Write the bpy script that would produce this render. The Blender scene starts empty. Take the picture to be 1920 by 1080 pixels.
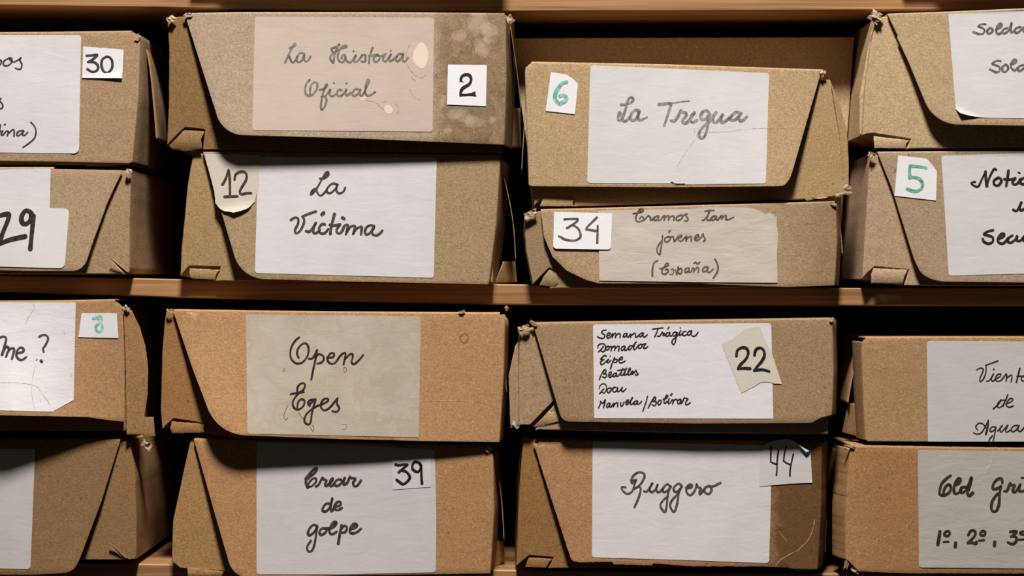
import bpy, bmesh, math, random
from mathutils import Vector, noise

# ---------------------------------------------------------------- camera, world, light, exposure
D = 1.75            # camera distance to the front plane (y = 0)
PX = 0.0005         # metres per photograph pixel on that plane
ZC = 1.30           # height of the lens
scene = bpy.context.scene
COL = scene.collection
cam = bpy.data.cameras.new('camera')
cam.sensor_width = 36.0
cam.lens = 36.0 * D / (1920 * PX)
cam.clip_start = 0.01
cam_ob = bpy.data.objects.new('camera', cam)
COL.objects.link(cam_ob)
cam_ob.location = (0, -D, ZC)
cam_ob.rotation_euler = (math.radians(90), 0, 0)
scene.camera = cam_ob

world = bpy.data.worlds.new('dim_room')
world.use_nodes = True
world.node_tree.nodes['Background'].inputs[0].default_value = (1.0, 0.86, 0.70, 1)
world.node_tree.nodes['Background'].inputs[1].default_value = 0.022
scene.world = world

def area_light(name, loc, target, size, power, color):
    l = bpy.data.lights.new(name, 'AREA')
    l.shape = 'DISK'
    l.size = size
    l.energy = power
    l.color = color
    o = bpy.data.objects.new(name, l)
    COL.objects.link(o)
    o.location = loc
    o.rotation_euler = (Vector(target) - Vector(loc)).to_track_quat('-Z', 'Y').to_euler()
    return o

area_light('ceiling_lamp', (-0.01, -1.1, ZC + 2.0), (0, 0, ZC), 0.36, 101.0, (1.0, 0.955, 0.92))
scene.view_settings.view_transform = 'Standard'
scene.view_settings.look = 'None'
scene.view_settings.gamma = 1.0
scene.view_settings.use_curve_mapping = False
scene.view_settings.exposure = 0.0

# ---------------------------------------------------------------- helpers
def W(px, py, y):
    """point of the place at depth y seen where the photograph has (px, py)"""
    k = PX * (D + y) / D
    return Vector(((px - 960) * k, y, ZC + (540 - py) * k))

def lin(c):
    return tuple(((v / 255) / 12.92 if v / 255 <= 0.04045 else ((v / 255 + 0.055) / 1.055) ** 2.4) for v in c)

def link_mesh(name, bm, mat, parent=None, smooth=True):
    me = bpy.data.meshes.new(name)
    if parent is not None:
        bmesh.ops.translate(bm, verts=bm.verts, vec=-Vector(ORG[root_of(parent).name]))
    bm.to_mesh(me)
    bm.free()
    if smooth:
        for p in me.polygons:
            p.use_smooth = True
    o = bpy.data.objects.new(name, me)
    COL.objects.link(o)
    if mat is not None:
        me.materials.append(mat)
    if parent is not None:
        o.parent = parent
    return o

ORG = {}
def root_of(o):
    while o.parent is not None:
        o = o.parent
    return o

def thing(name, label, cat, loc, group=None):
    o = bpy.data.objects.new(name, None)
    o.empty_display_size = 0.02
    COL.objects.link(o)
    o.location = loc
    ORG[o.name] = tuple(loc)
    o['label'] = label
    o['category'] = cat
    if group:
        o['group'] = group
    return o

def poly_round(pts):
    """points (x, y[, r]): r rounds that corner"""
    out = []
    n = len(pts)
    for i, p in enumerate(pts):
        if len(p) < 3 or p[2] <= 0:
            out.append((p[0], p[1]))
            continue
        a, b = pts[i - 1], pts[(i + 1) % n]
        c = Vector(p[:2])
        da, db = Vector(a[:2]) - c, Vector(b[:2]) - c
        ra, rb = min(p[2], da.length * .49), min(p[2], db.length * .49)
        s, e = c + da.normalized() * ra, c + db.normalized() * rb
        m = 8 if p[2] > 12 else 5
        for k in range(m + 1):
            t = k / m
            q = s * (1 - t) ** 2 + c * (0.80 * 2 * t * (1 - t)) + e * t * t + (s + e) / 2 * (0.20 * 2 * t * (1 - t))
            out.append((q.x, q.y))
    return out

def resample(pts, step):
    out = []
    n = len(pts)
    for i in range(n):
        a, b = Vector(pts[i]), Vector(pts[(i + 1) % n])
        k = max(1, int((b - a).length / step))
        for j in range(k):
            out.append(tuple(a.lerp(b, j / k)))
    return out

def seg_dist(p, a, b):
    a, b, p = Vector(a), Vector(b), Vector(p)
    d = b - a
    t = max(0, min(1, (p - a).dot(d) / max(d.length_squared, 1e-9)))
    return (p - a - d * t).length

def on_line(p, line, tol=0.3):
    return any(seg_dist(p, line[i][:2], line[i + 1][:2]) < tol for i in range(len(line) - 1))

def cut_lines(bm, co, no):
    bmesh.ops.bisect_plane(bm, geom=bm.verts[:] + bm.edges[:] + bm.faces[:], plane_co=co, plane_no=no, dist=1e-4)

def sheet(name, poly, fy, mat, parent, thick=0.0, step=14, curls=(), top=None, ret=None, lid_depth=0.2, rough=0.0, seed=0, rim=None):
    """a sheet cut to an outline: fy(px, py) is its depth; curls roll the far side of a line up towards the viewer;
    top: outline line where the sheet folds back over the box; ret: (line, side, out_px, length) fold along a side"""
    rnd = random.Random(seed)
    pts = poly_round(poly)
    if rough:
        pts = resample(pts, 5)
        pts = [(x + rnd.uniform(-rough, rough), y + rnd.uniform(-rough, rough)) for x, y in pts]
    bm = bmesh.new()
    f = bm.faces.new([bm.verts.new((x, y, 0)) for x, y in pts])
    xs, ys = [p[0] for p in pts], [p[1] for p in pts]
    cx, cy = sum(xs) / len(xs), sum(ys) / len(ys)
    x = math.floor(min(xs) / step) * step + step
    while x < max(xs):
        cut_lines(bm, (x, 0, 0), (1, 0, 0)); x += step
    y = math.floor(min(ys) / step) * step + step
    while y < max(ys):
        cut_lines(bm, (0, y, 0), (0, 1, 0)); y += step
    info = []
    for ax, ay, bx, by, R, ang in curls:
        n = Vector((-(by - ay), bx - ax)).normalized()
        if (Vector((cx, cy)) - Vector((ax, ay))).dot(n) > 0:
            n = -n
        info.append((Vector((ax, ay)), n, R, ang))
        s = 0.0
        while s < 60:
            cut_lines(bm, (ax + n.x * s, ay + n.y * s, 0), (n.x, n.y, 0)); s += max(1.0, R * 0.3)
    bmesh.ops.remove_doubles(bm, verts=bm.verts[:], dist=0.45)
    pos = {}
    for v in bm.verts:
        p = Vector((v.co.x, v.co.y))
        lift = 0.0
        for a, n, R, ang in info:
            s = (p - a).dot(n)
            if s > 0:
                th = s / R
                if th <= ang:
                    q, l = R * math.sin(th), R * (1 - math.cos(th))
                else:
                    e = s - ang * R
                    q, l = R * math.sin(ang) + e * math.cos(ang), R * (1 - math.cos(ang)) + e * math.sin(ang)
                p = p - n * s + n * q
                lift += l
        pos[v] = (p.x, p.y, lift * PX)
    topv = [v for v in bm.verts if top and on_line((v.co.x, v.co.y), top)]
    retv = [v for v in bm.verts if ret and on_line((v.co.x, v.co.y), ret[0])]
    topv.sort(key=lambda v: v.co.x)
    retv.sort(key=lambda v: v.co.y)
    for v in bm.verts:
        px, py, l = pos[v]
        v.co = W(px, py, fy(px, py) - l)
    bm.normal_update()
    fold_r = 0.002
    def strip(vs, path):
        prev = vs
        for k in range(len(path(vs[0]))):
            cur = [bm.verts.new(path(v)[k]) for v in vs]
            for i in range(len(vs) - 1):
                bm.faces.new((prev[i], prev[i + 1], cur[i + 1], cur[i]))
            prev = cur
    if len(topv) > 1:
        def tp(v):
            o = [v.co + Vector((0, fold_r * (1 - math.cos(a)), fold_r * math.sin(a))) for a in (0.4, 0.8, 1.2, 1.57)]
            return o + [o[-1] + Vector((0, lid_depth * q, 0)) for q in (0.05, 0.3, 0.65, 1.0)]
        strip(topv, tp)
    if len(retv) > 1:
        sg = 1 if ret[1] == 'R' else -1
        def rp(v):
            o = [v.co + Vector((sg * fold_r * 0.8 * math.sin(a), fold_r * (1 - math.cos(a)), 0)) for a in (0.4, 0.8, 1.2)]
            return o + [o[-1] + Vector((sg * ret[2] * PX * q ** 0.8, ret[3] * q, 0)) for q in (0.25, 0.6, 1.0)]
        strip(retv, rp)
    bmesh.ops.recalc_face_normals(bm, faces=bm.faces[:])
    ny = sum(f.normal.y * f.calc_area() for f in bm.faces)
    if ny > 0:
        bmesh.ops.reverse_faces(bm, faces=bm.faces[:])
    o = link_mesh(name, bm, mat, parent)
    if thick:
        m = o.modifiers.new('thickness', 'SOLIDIFY')
        m.thickness = thick
        m.offset = -1
        if rim is not None:
            o.data.materials.append(rim)
            m.material_offset_rim = 1
        b = o.modifiers.new('edge', 'BEVEL')
        b.width = min(0.0005, thick * .34); b.segments = 2; b.limit_method = 'ANGLE'; b.angle_limit = 1.0
    for p in o.data.polygons:
        p.use_smooth = not (thick and abs(p.normal.y) > .93)
    try:
        o.data.set_sharp_from_angle(angle=math.radians(40))
    except Exception:
        pass
    return o

def prism(name, outline, notch, y0, depth, mat, parent, seed=0, bulge=0.0015, rough=0.25, step=9):
    """box body: outline in the front plane y0 carried straight back; the notch points lie on a bottom corner"""
    rnd = random.Random(seed)
    pts = poly_round(outline)
    k = 0
    full = None
    if notch:
        # place the notch chain between its neighbours: front ring has it cut out, rings further back close it
        i = min(range(len(pts)), key=lambda j: (pts[j][0] - notch[0][0]) ** 2 + (pts[j][1] - notch[0][1]) ** 2)
        m = len(notch)
        a, b = Vector(notch[0]), Vector(notch[-1])
        fullmap = {}
        for j, q in enumerate(notch):
            t = j / (m - 1)
            fullmap[q] = tuple(a.lerp(b, t))
    n = len(pts)
    ring, ringf = [], []
    for i in range(n):
        p, q = pts[i], pts[(i + 1) % n]
        pf = fullmap.get(p, p) if notch else p
        qf = fullmap.get(q, q) if notch else q
        c = max(1, int((Vector(q) - Vector(p)).length / step))
        for j in range(c):
            t = j / c
            jx, jy = rnd.uniform(-rough, rough), rnd.uniform(-rough, rough)
            ring.append(Vector(p).lerp(Vector(q), t) + Vector((jx, jy)))
            ringf.append(Vector(pf).lerp(Vector(qf), t) + Vector((jx, jy)))
    def inset(r, d):
        out = []
        N = len(r)
        area = sum(r[i].x * r[(i + 1) % N].y - r[(i + 1) % N].x * r[i].y for i in range(N))
        s = 1 if area > 0 else -1
        for i in range(N):
            t = (r[(i + 1) % N] - r[i - 1])
            nn = Vector((-t.y, t.x)).normalized() * s if t.length > 1e-6 else Vector((0, 0))
            out.append(r[i] + nn * d)
        return out
    bm = bmesh.new()
    cx = sum(p.x for p in ring) / len(ring)
    def mk(r, y, extra=0.0):
        vs = []
        for p in r:
            w = W(p.x, p.y, y0)
            w.y = y
            if extra:
                nz = noise.noise(Vector((p.x * .01 + seed, p.y * .01, y * 12)))
                sx = 1 if p.x > cx else -1
                w.x += sx * extra * (0.6 + nz) * 1.0
                w.z += extra * 0.15 * nz
            vs.append(bm.verts.new(w))
        return vs
    rings = [mk(inset(ring, 1.6), y0), mk(inset(ring, 0.5), y0 + .0003), mk(ring, y0 + .001), mk(ring, y0 + .012)]
    rings.append(mk(ringf, y0 + .016, bulge * .3))
    for q in (0.12, 0.3, 0.5, 0.75, 0.97):
        rings.append(mk(ringf, y0 + depth * q, bulge * math.sin(q * 3.1)))
    rings.append(mk(ringf, y0 + depth))
    for a, b in zip(rings, rings[1:]):
        N = len(a)
        for i in range(N):
            bm.faces.new((a[i], a[(i + 1) % N], b[(i + 1) % N], b[i]))
    bm.faces.new(rings[0])
    bm.faces.new(rings[-1][::-1])
    bmesh.ops.recalc_face_normals(bm, faces=bm.faces[:])
    o = link_mesh(name, bm, mat, parent)
    try:
        o.data.set_sharp_from_angle(angle=math.radians(50))
    except Exception:
        pass
    for p in o.data.polygons:
        if len(p.vertices) > 8:
            p.use_smooth = False
    return o

def catmull(pts, n=5):
    if len(pts) < 3:
        return pts
    P = [pts[0]] + pts + [pts[-1]]
    out = []
    for i in range(1, len(P) - 2):
        p0, p1, p2, p3 = P[i - 1], P[i], P[i + 1], P[i + 2]
        for k in range(n):
            t = k / n
            out.append(0.5 * ((2 * p1) + (p2 - p0) * t + (2 * p0 - 5 * p1 + 4 * p2 - p3) * t * t + (3 * p1 - p0 - 3 * p2 + p3) * t ** 3))
    out.append(P[-2])
    return out

def writing(name, blocks, fy, mat, parent, seed=0, taper=0.10):
    """pen strokes as flat ink ribbons; blocks = (origin x, origin y, scale, pen width, 'x,y x,y; ...')"""
    rnd = random.Random(seed + 5)
    bm = bmesh.new()
    def P(q):
        return W(q.x, q.y, fy(q.x, q.y))
    layer = 0
    for ox, oy, sc, wd, txt in blocks:
        for st in txt.split(';'):
            st = st.split()
            if not st:
                continue
            w = wd
            if st[0].startswith('w'):
                w = float(st[0][1:]); st = st[1:]
            pts = [Vector((ox + float(a.split(',')[0]) / sc, oy + float(a.split(',')[1]) / sc)) for a in st]
            hw = w / sc / 2 * 1.10
            if len(pts) == 1:
                vs = [bm.verts.new(P(pts[0] + Vector((math.cos(a * .6283), math.sin(a * .6283))) * hw * 1.05)) for a in range(10)]
                bm.faces.new(vs)
                continue
            c = catmull(pts)
            ph = rnd.uniform(0, 6)
            L, R = [], []
            for i, p in enumerate(c):
                d = (c[min(i + 1, len(c) - 1)] - c[max(i - 1, 0)])
                d = d.normalized() if d.length > 1e-9 else Vector((1, 0))
                nn = Vector((-d.y, d.x))
                h = hw * (1 + taper * math.sin(ph + i * .35)) 
                L.append(p + nn * h); R.append(p - nn * h)
            vl = [bm.verts.new(P(q)) for q in L]
            vr = [bm.verts.new(P(q)) for q in R]
            for i in range(len(c) - 1):
                try:
                    bm.faces.new((vl[i], vl[i + 1], vr[i + 1], vr[i]))
                except ValueError:
                    pass
            for e, s in ((0, -1), (-1, 1)):
                d = (c[1] - c[0]) if e == 0 else (c[-1] - c[-2])
                d = d.normalized() if d.length > 1e-9 else Vector((1, 0))
                nn = Vector((-d.y, d.x))
                h = (L[e] - c[e]).length
                fan = [c[e] + (d * s * math.cos(a) + nn * math.sin(a)) * h for a in (-1.57, -1.05, -.52, 0, .52, 1.05, 1.57)]
                bm.faces.new([bm.verts.new(P(q)) for q in fan])
    for f in bm.faces:
        f.normal_update()
        if f.normal.y > 0:
            f.normal_flip()
    return link_mesh(name, bm, mat, parent, smooth=False)

def words(txt_blocks, reach=5.0):
    """the strokes of a text gathered into words by how close they lie"""
    items = []
    for ox, oy, sc, wd, txt in txt_blocks:
        for st in txt.split(';'):
            st = st.strip()
            if not st:
                continue
            q = [a for a in st.split() if not a.startswith('w')]
            xs = [ox + float(a.split(',')[0]) / sc for a in q]
            ys = [oy + float(a.split(',')[1]) / sc for a in q]
            items.append([(min(xs) - reach, min(ys) - reach, max(xs) + reach, max(ys) + reach), (ox, oy, sc, wd, st)])
    par = list(range(len(items)))
    def fd(i):
        while par[i] != i:
            i = par[i]
        return i
    for i in range(len(items)):
        for j in range(i):
            a, c = items[i][0], items[j][0]
            if a[0] < c[2] and c[0] < a[2] and a[1] < c[3] and c[1] < a[3]:
                par[fd(i)] = fd(j)
    g = {}
    for i, it in enumerate(items):
        g.setdefault(fd(i), []).append(it[1])
    return list(g.values())

def filled(name, poly, fy, mat, parent):
    bm = bmesh.new()
    bm.faces.new([bm.verts.new(W(x, y, fy(x, y))) for x, y in poly])
    bmesh.ops.triangulate(bm, faces=bm.faces[:])
    for f in bm.faces:
        f.normal_update()
        if f.normal.y > 0:
            f.normal_flip()
    return link_mesh(name, bm, mat, parent, smooth=False)

def crumple(name, px, py, y, w, h, mat, parent, seed, rot=0.0):
    """a torn, crushed scrap of board at a corner"""
    rnd = random.Random(seed)
    bm = bmesh.new()
    nx, ny = 6, 4
    g = []
    for j in range(ny):
        row = []
        for i in range(nx):
            u, v = i / (nx - 1) - .5, j / (ny - 1) - .5
            e = 0.35 if (i in (0, nx - 1) or j in (0, ny - 1)) else 0.18
            x = u * w + rnd.uniform(-e, e) * w / nx * 1.6
            z = v * h + rnd.uniform(-e, e) * h / ny * 1.6
            x, z = x * math.cos(rot) - z * math.sin(rot), x * math.sin(rot) + z * math.cos(rot)
            dy = rnd.uniform(-1, 1) * min(w, h) * .18 * PX + abs(u) * .4 * min(w, h) * PX
            row.append(bm.verts.new(W(px + x, py + z, y + dy)))
        g.append(row)
    for j in range(ny - 1):
        for i in range(nx - 1):
            bm.faces.new((g[j][i], g[j][i + 1], g[j + 1][i + 1], g[j + 1][i]))
    bm.normal_update()
    if sum(f.normal.y for f in bm.faces) > 0:
        bmesh.ops.reverse_faces(bm, faces=bm.faces[:])
    o = link_mesh(name, bm, mat, parent, smooth=False)
    m = o.modifiers.new('thickness', 'SOLIDIFY'); m.thickness = 0.0009; m.offset = -1
    return o

def wing(name, near, y0, y1, mat, parent, splay=0.0, thick=0.0007):
    """side flap standing out: its near edge runs down the px line at depth y0 and it goes straight back to y1"""
    c = catmull([Vector(p) for p in near], 5)
    bm = bmesh.new()
    rows = []
    for q in (0, .15, .4, .7, 1):
        rows.append([bm.verts.new(W(p.x, p.y, y0) + Vector((splay * q, (y1 - y0) * q, 0))) for p in c])
    for a, b in zip(rows, rows[1:]):
        for i in range(len(c) - 1):
            bm.faces.new((a[i], a[i + 1], b[i + 1], b[i]))
    bmesh.ops.recalc_face_normals(bm, faces=bm.faces[:])
    o = link_mesh(name, bm, mat, parent)
    m = o.modifiers.new('thickness', 'SOLIDIFY'); m.thickness = thick; m.offset = 0
    return o

# ---------------------------------------------------------------- materials
class NT:
    def __init__(s, name):
        s.m = bpy.data.materials.new(name)
        s.m.use_nodes = True
        s.t = s.m.node_tree
        s.b = s.t.nodes['Principled BSDF']
        s.out = s.t.nodes['Material Output']
        s.tc = s.n('ShaderNodeTexCoord')
    def n(s, ty, **kw):
        x = s.t.nodes.new(ty)
        for k, v in kw.items():
            setattr(x, k, v)
        return x
    def l(s, a, b):
        s.t.links.new(a, b)
    def map(s, scale=(1, 1, 1), off=(0, 0, 0), src=None):
        m = s.n('ShaderNodeMapping')
        m.inputs['Scale'].default_value = scale
        m.inputs['Location'].default_value = off
        s.l(src or s.tc.outputs['Object'], m.inputs['Vector'])
        return m.outputs[0]
    def noise(s, vec, scale, detail=3, rough=.6, dist=0.0):
        x = s.n('ShaderNodeTexNoise')
        x.inputs['Scale'].default_value = scale
        x.inputs['Detail'].default_value = detail
        x.inputs['Roughness'].default_value = rough
        x.inputs['Distortion'].default_value = dist
        s.l(vec, x.inputs['Vector'])
        return x.outputs[0]
    def ramp(s, fac, stops, interp='LINEAR'):
        r = s.n('ShaderNodeValToRGB')
        r.color_ramp.interpolation = interp
        e = r.color_ramp.elements
        while len(e) < len(stops):
            e.new(0.5)
        for q, (p, c) in zip(e, stops):
            q.position = p
            q.color = (c if len(c) == 4 else tuple(c) + (1,)) if not isinstance(c, (int, float)) else (c, c, c, 1)
        s.l(fac, r.inputs[0])
        return r.outputs[0]
    def mix(s, fac, a, b, mode='MIX'):
        x = s.n('ShaderNodeMix', data_type='RGBA', blend_type=mode)
        x.inputs[0].default_value = 1.0
        for sock, v in ((x.inputs[0], fac), (x.inputs[6], a), (x.inputs[7], b)):
            if isinstance(v, (int, float)):
                sock.default_value = v
            elif isinstance(v, tuple):
                sock.default_value = v + (1,) if len(v) == 3 else v
            else:
                s.l(v, sock)
        return x.outputs[2]
    def math(s, op, a, b):
        x = s.n('ShaderNodeMath', operation=op)
        for sock, v in ((x.inputs[0], a), (x.inputs[1], b)):
            if isinstance(v, (int, float)):
                sock.default_value = v
            else:
                s.l(v, sock)
        return x.outputs[0]
    def bump(s, h, strength, dist):
        x = s.n('ShaderNodeBump')
        x.inputs['Strength'].default_value = strength
        x.inputs['Distance'].default_value = dist
        s.l(h, x.inputs['Height'])
        s.l(x.outputs[0], s.b.inputs['Normal'])

def cardboard(name, col, seed, patch=0.22, stain=None, rough_amt=1.0, dirty=None):
    """kraft board: grey-brown pulp, short horizontal fibres, dark and pale flecks, handling wear"""
    k = NT(name)
    off = (seed * 1.37, seed * .71, seed * 2.13)
    v = k.map((1, 1, 1), off)
    base = tuple(col)
    dark = tuple(c * 0.70 for c in base)
    pale = tuple(min(1, c * 1.24) for c in base)
    big = k.noise(v, 14, 4, .62, .4)
    c1 = k.mix(k.ramp(big, [(.30, 0.0), (.72, 1.0)]), k.mix(patch, base, dark), k.mix(patch, base, pale))
    fib = k.noise(k.map((260, 260, 1500), off), 1.0, 3, .7)
    c2 = k.mix(k.ramp(fib, [(.33, 0.0), (.67, 1.0)]), k.mix(.34, c1, tuple(c * .35 for c in base)), k.mix(.30, c1, tuple(min(1, c * 1.75) for c in base)))
    grain = k.noise(v, 620, 3, .85)
    c3 = k.mix(k.ramp(grain, [(.36, 0.0), (.64, 1.0)]), k.mix(.40, c2, tuple(c * .32 for c in base)), k.mix(.34, c2, tuple(min(1, c * 1.75) for c in base)))
    spot = k.noise(k.map((1, 1, 1), (off[0] + 3, off[1], off[2])), 210, 1, .4)
    c4 = k.mix(k.ramp(spot, [(.765, 0.0), (.79, 0.55)]), c3, (.08, .045, .02))
    fleck = k.noise(k.map((1, 1, 1), (off[0] - 5, off[1], off[2])), 260, 1, .4)
    c5 = k.mix(k.ramp(fleck, [(.775, 0.0), (.80, 0.4)]), c4, tuple(min(1, c * 1.9 + .08) for c in base))
    if stain:
        # dried water on one end of the box: browner board with washed-out islands, each inside its tide line
        x0, wd, isl = stain
        sx = k.n('ShaderNodeSeparateXYZ'); k.l(k.tc.outputs['Object'], sx.inputs[0])
        wob = k.math('SUBTRACT', k.noise(v, 58, 5, .62, .5), .5)
        mr = k.n('ShaderNodeMapRange'); mr.inputs['From Min'].default_value = x0; mr.inputs['From Max'].default_value = x0 + wd
        k.l(k.math('ADD', sx.outputs[0], k.math('MULTIPLY', wob, .03)), mr.inputs['Value'])
        mott = k.ramp(k.noise(v, 60, 4, .65, .6), [(.30, (.48, .40, .30)), (.55, (.70, .61, .50)), (.72, (.88, .82, .72))])
        w = k.mix(1.0, c5, mott, 'MULTIPLY')
        hz = tuple(min(1, c * f) for c, f in zip(base, (1.22, 1.30, 1.40)))
        for cx, cz, rx, rz in isl:
            dx = k.math('MULTIPLY', k.math('SUBTRACT', sx.outputs[0], cx), 1 / rx)
            dz = k.math('MULTIPLY', k.math('SUBTRACT', sx.outputs[2], cz), 1 / rz)
            d = k.math('ADD', k.math('SQRT', k.math('ADD', k.math('MULTIPLY', dx, dx), k.math('MULTIPLY', dz, dz)), 0.0), k.math('MULTIPLY', wob, 3.0))
            ringm = k.ramp(d, [(.78, 0.0), (.90, .45), (.99, 0.0)])
            w = k.mix(ringm, w, tuple(c * .40 for c in base))
            w = k.mix(k.ramp(d, [(.25, .95), (.88, .25), (.93, 0.0)]), w, k.mix(.35, hz, w))
        c5 = k.mix(mr.outputs[0], c5, w)
    if dirty:
        # one end of the board grubby and rubbed: (where it begins, how wide the change, tint)
        sx = k.n('ShaderNodeSeparateXYZ'); k.l(k.tc.outputs['Object'], sx.inputs[0])
        edge = k.math('ADD', sx.outputs[0], k.math('MULTIPLY', k.math('SUBTRACT', k.noise(v, 30, 4, .65), .5), 0.05))
        mr = k.n('ShaderNodeMapRange'); mr.inputs['From Min'].default_value = dirty[0]; mr.inputs['From Max'].default_value = dirty[0] + dirty[1]
        k.l(edge, mr.inputs['Value'])
        c5 = k.mix(mr.outputs[0], c5, k.mix(1.0, c5, tuple(dirty[2]), 'MULTIPLY'))
    k.l(c5, k.b.inputs['Base Color'])
    k.b.inputs['Roughness'].default_value = .78
    k.b.inputs['Specular IOR Level'].default_value = .25
    dent = k.noise(k.map((1, 1, 1), (off[0], 2, off[2])), 45, 3, .55)
    h = k.math('ADD', k.math('MULTIPLY', fib, .20), k.math('ADD', k.math('MULTIPLY', grain, .22), k.math('MULTIPLY', dent, 1.1)))
    k.bump(h, .55 * rough_amt, .0011)
    return k.m

def paper(name, col, seed, crease=.5, smudge=.10, stain=None, blotch=0.0):
    k = NT(name)
    off = (seed * 1.9, seed * .53, seed * 1.1)
    v = k.map((1, 1, 1), off)
    cloud = k.noise(v, 30, 4, .6)
    base = tuple(col)
    c = k.mix(k.ramp(cloud, [(.3, 0.0), (.7, 1.0)]), tuple(x * (1 - smudge) for x in base), base)
    fib = k.noise(k.map((300, 300, 1700), off), 1.0, 2, .6)
    c = k.mix(k.ramp(fib, [(.3, 0.0), (.7, 1.0)]), k.mix(.05, c, (.3, .27, .25)), c)
    gr = k.noise(v, 1000, 2, .7)
    c = k.mix(k.ramp(gr, [(.35, 0.0), (.65, 1.0)]), k.mix(.06 + blotch, c, (.3, .26, .22)), c)
    if stain:
        sn = k.noise(k.map((1, 1, 1), (off[0] + 4, 1, 7)), stain[1], 3, .55, .9)
        c = k.mix(k.ramp(sn, [(.36, 0.0), (.555, .34), (.568, .05), (.72, .26)]), c, stain[0])
    k.l(c, k.b.inputs['Base Color'])
    k.b.inputs['Roughness'].default_value = .7
    k.b.inputs['Specular IOR Level'].default_value = .2
    wr = k.noise(k.map((40, 40, 120), off), 1.0, 3, .55, .7)
    h = k.math('ADD', k.math('MULTIPLY', wr, crease), k.math('MULTIPLY', gr, .08))
    k.bump(h, .5, .0010)
    return k.m

def ink(name, rgb, seed=0, var=.35):
    k = NT(name)
    c0 = lin(rgb)
    n = k.noise(k.map((1, 1, 1), (seed, 0, seed)), 260, 2, .5)
    c = k.mix(k.ramp(n, [(.36, 0.0), (.66, 1.0)]), tuple(x * (1 - var) for x in c0), tuple(min(1, x * (1 + var) + .005) for x in c0))
    k.l(c, k.b.inputs['Base Color'])
    k.b.inputs['Roughness'].default_value = .65
    k.b.inputs['Specular IOR Level'].default_value = .15
    return k.m

def wood(name):
    k = NT(name)
    v = k.map((5, 60, 190), (.3, .1, .2))
    g = k.noise(v, 1.0, 5, .65, .8)
    g2 = k.noise(k.map((2, 30, 420), (1, 2, 3)), 1.0, 3, .6)
    c = k.ramp(g, [(.25, (.20, .098, .040)), (.5, (.40, .205, .080)), (.75, (.52, .29, .125))])
    c = k.mix(k.ramp(g2, [(.35, 0.0), (.6, 1.0)]), k.mix(.45, c, (.11, .052, .02)), c)
    k.l(c, k.b.inputs['Base Color'])
    k.b.inputs['Roughness'].default_value = .5
    k.bump(g2, .3, .0008)
    return k.m

M_WOOD = wood('oiled pine')
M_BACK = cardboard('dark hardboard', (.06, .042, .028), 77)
M_TORN = cardboard('torn board', (.44, .32, .20), 31, rough_amt=2.0)
INK = {}
def get_ink(rgb):
    if rgb not in INK:
        INK[rgb] = ink('ink %d %d %d' % rgb, rgb, len(INK))
    return INK[rgb]

WHITE = (.74, .70, .685)
# ---------------------------------------------------------------- handwriting traced from the labels
T_HIST = [(520, 70, 7.2, 25, """170,145 210,128 247,103 236,84 214,112 185,168 148,245 105,338;160,255 188,322 215,340 245,305 270,262;
345,215 310,210 275,250 260,300 285,335 330,310 360,250 366,222;362,245 365,298 388,325 420,305 447,258;
730,150 785,130 838,98 826,98 800,150 778,215 765,290 755,343 728,312 712,272 740,228 790,188 862,152 932,132 930,112 890,116 850,152 826,202 816,262 830,312 870,337 905,312 921,270 908,235 880,247 868,282;730,158 742,190 758,208;
912,262 930,305 968,337 1005,322 1040,272 1060,242;1060,245 1036,300 1050,332 1092,310 1142,248;1028,184;1142,240 1190,240 1188,280 1192,312 1165,332 1135,322;
1287,138 1266,200 1242,280 1236,345;1232,250 1298,242 1352,232;1350,240 1310,265 1300,305 1330,330 1375,300 1382,258 1350,240 1400,252 1462,222;1462,222 1440,260 1425,300 1455,326 1495,285 1532,228;1535,235 1506,290 1520,322 1560,302 1610,258;1530,178;
1692,225 1640,225 1610,270 1602,310 1632,320 1680,270 1702,218;1702,222 1690,280 1706,326 1740,306 1762,274;
435,575 395,620 375,690 385,760 425,790 480,770 530,700 540,630 505,605 465,630 445,690 440,760;570,705 620,700 660,670 675,635 650,648 625,730 605,800 590,900 590,960 610,975 645,920 665,850 645,805 595,800;
645,798 690,740 715,700 705,770 740,796 792,765;765,618;870,715 835,705 805,745 815,785 860,790 910,742 932,703;932,705 920,760 946,782 992,748;933,620;
1095,700 1050,700 1015,745 1020,785 1060,785 1105,740 1122,703;1122,705 1115,770 1140,785 1175,740;1172,745 1215,650 1240,590 1220,573 1200,620 1185,700 1195,765 1230,787 1280,767 1322,737""")]
T_TREG = [(1140, 170, 6.857, 34, """w30 165,180 240,175 305,145 325,105 290,85 260,115 235,200 205,300 170,375 130,370 140,290 160,285 175,350 205,392 240,382 290,322;
400,260 350,250 305,290 290,350 310,380 350,375 385,320 402,258;402,265 385,330 400,377 440,372;w22 440,372 502,340;w34 652,176 800,162;w18 790,164 900,148 1042,130;
w40 806,180;w30 808,185 775,290 740,400 722,447;812,385 850,390 900,330 940,248 945,270 1000,288 1000,330 965,370 960,402 1000,417 1050,372 1100,302 1112,283;1112,283 1070,330 1060,380 1090,407 1142,380;
1310,300 1270,255 1220,270 1190,330 1210,370 1260,360 1302,308;1310,300 1285,380 1275,480 1245,580 1205,610 1170,580 1180,520 1235,450 1310,390 1352,328;
1390,280 1350,340 1350,392 1390,407 1440,362 1482,298 1455,350 1460,407 1500,397 1562,348;1712,290 1650,275 1600,310 1570,360 1590,380 1640,370 1702,308;1706,292 1680,350 1700,387 1740,377 1787,333""")]
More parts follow.
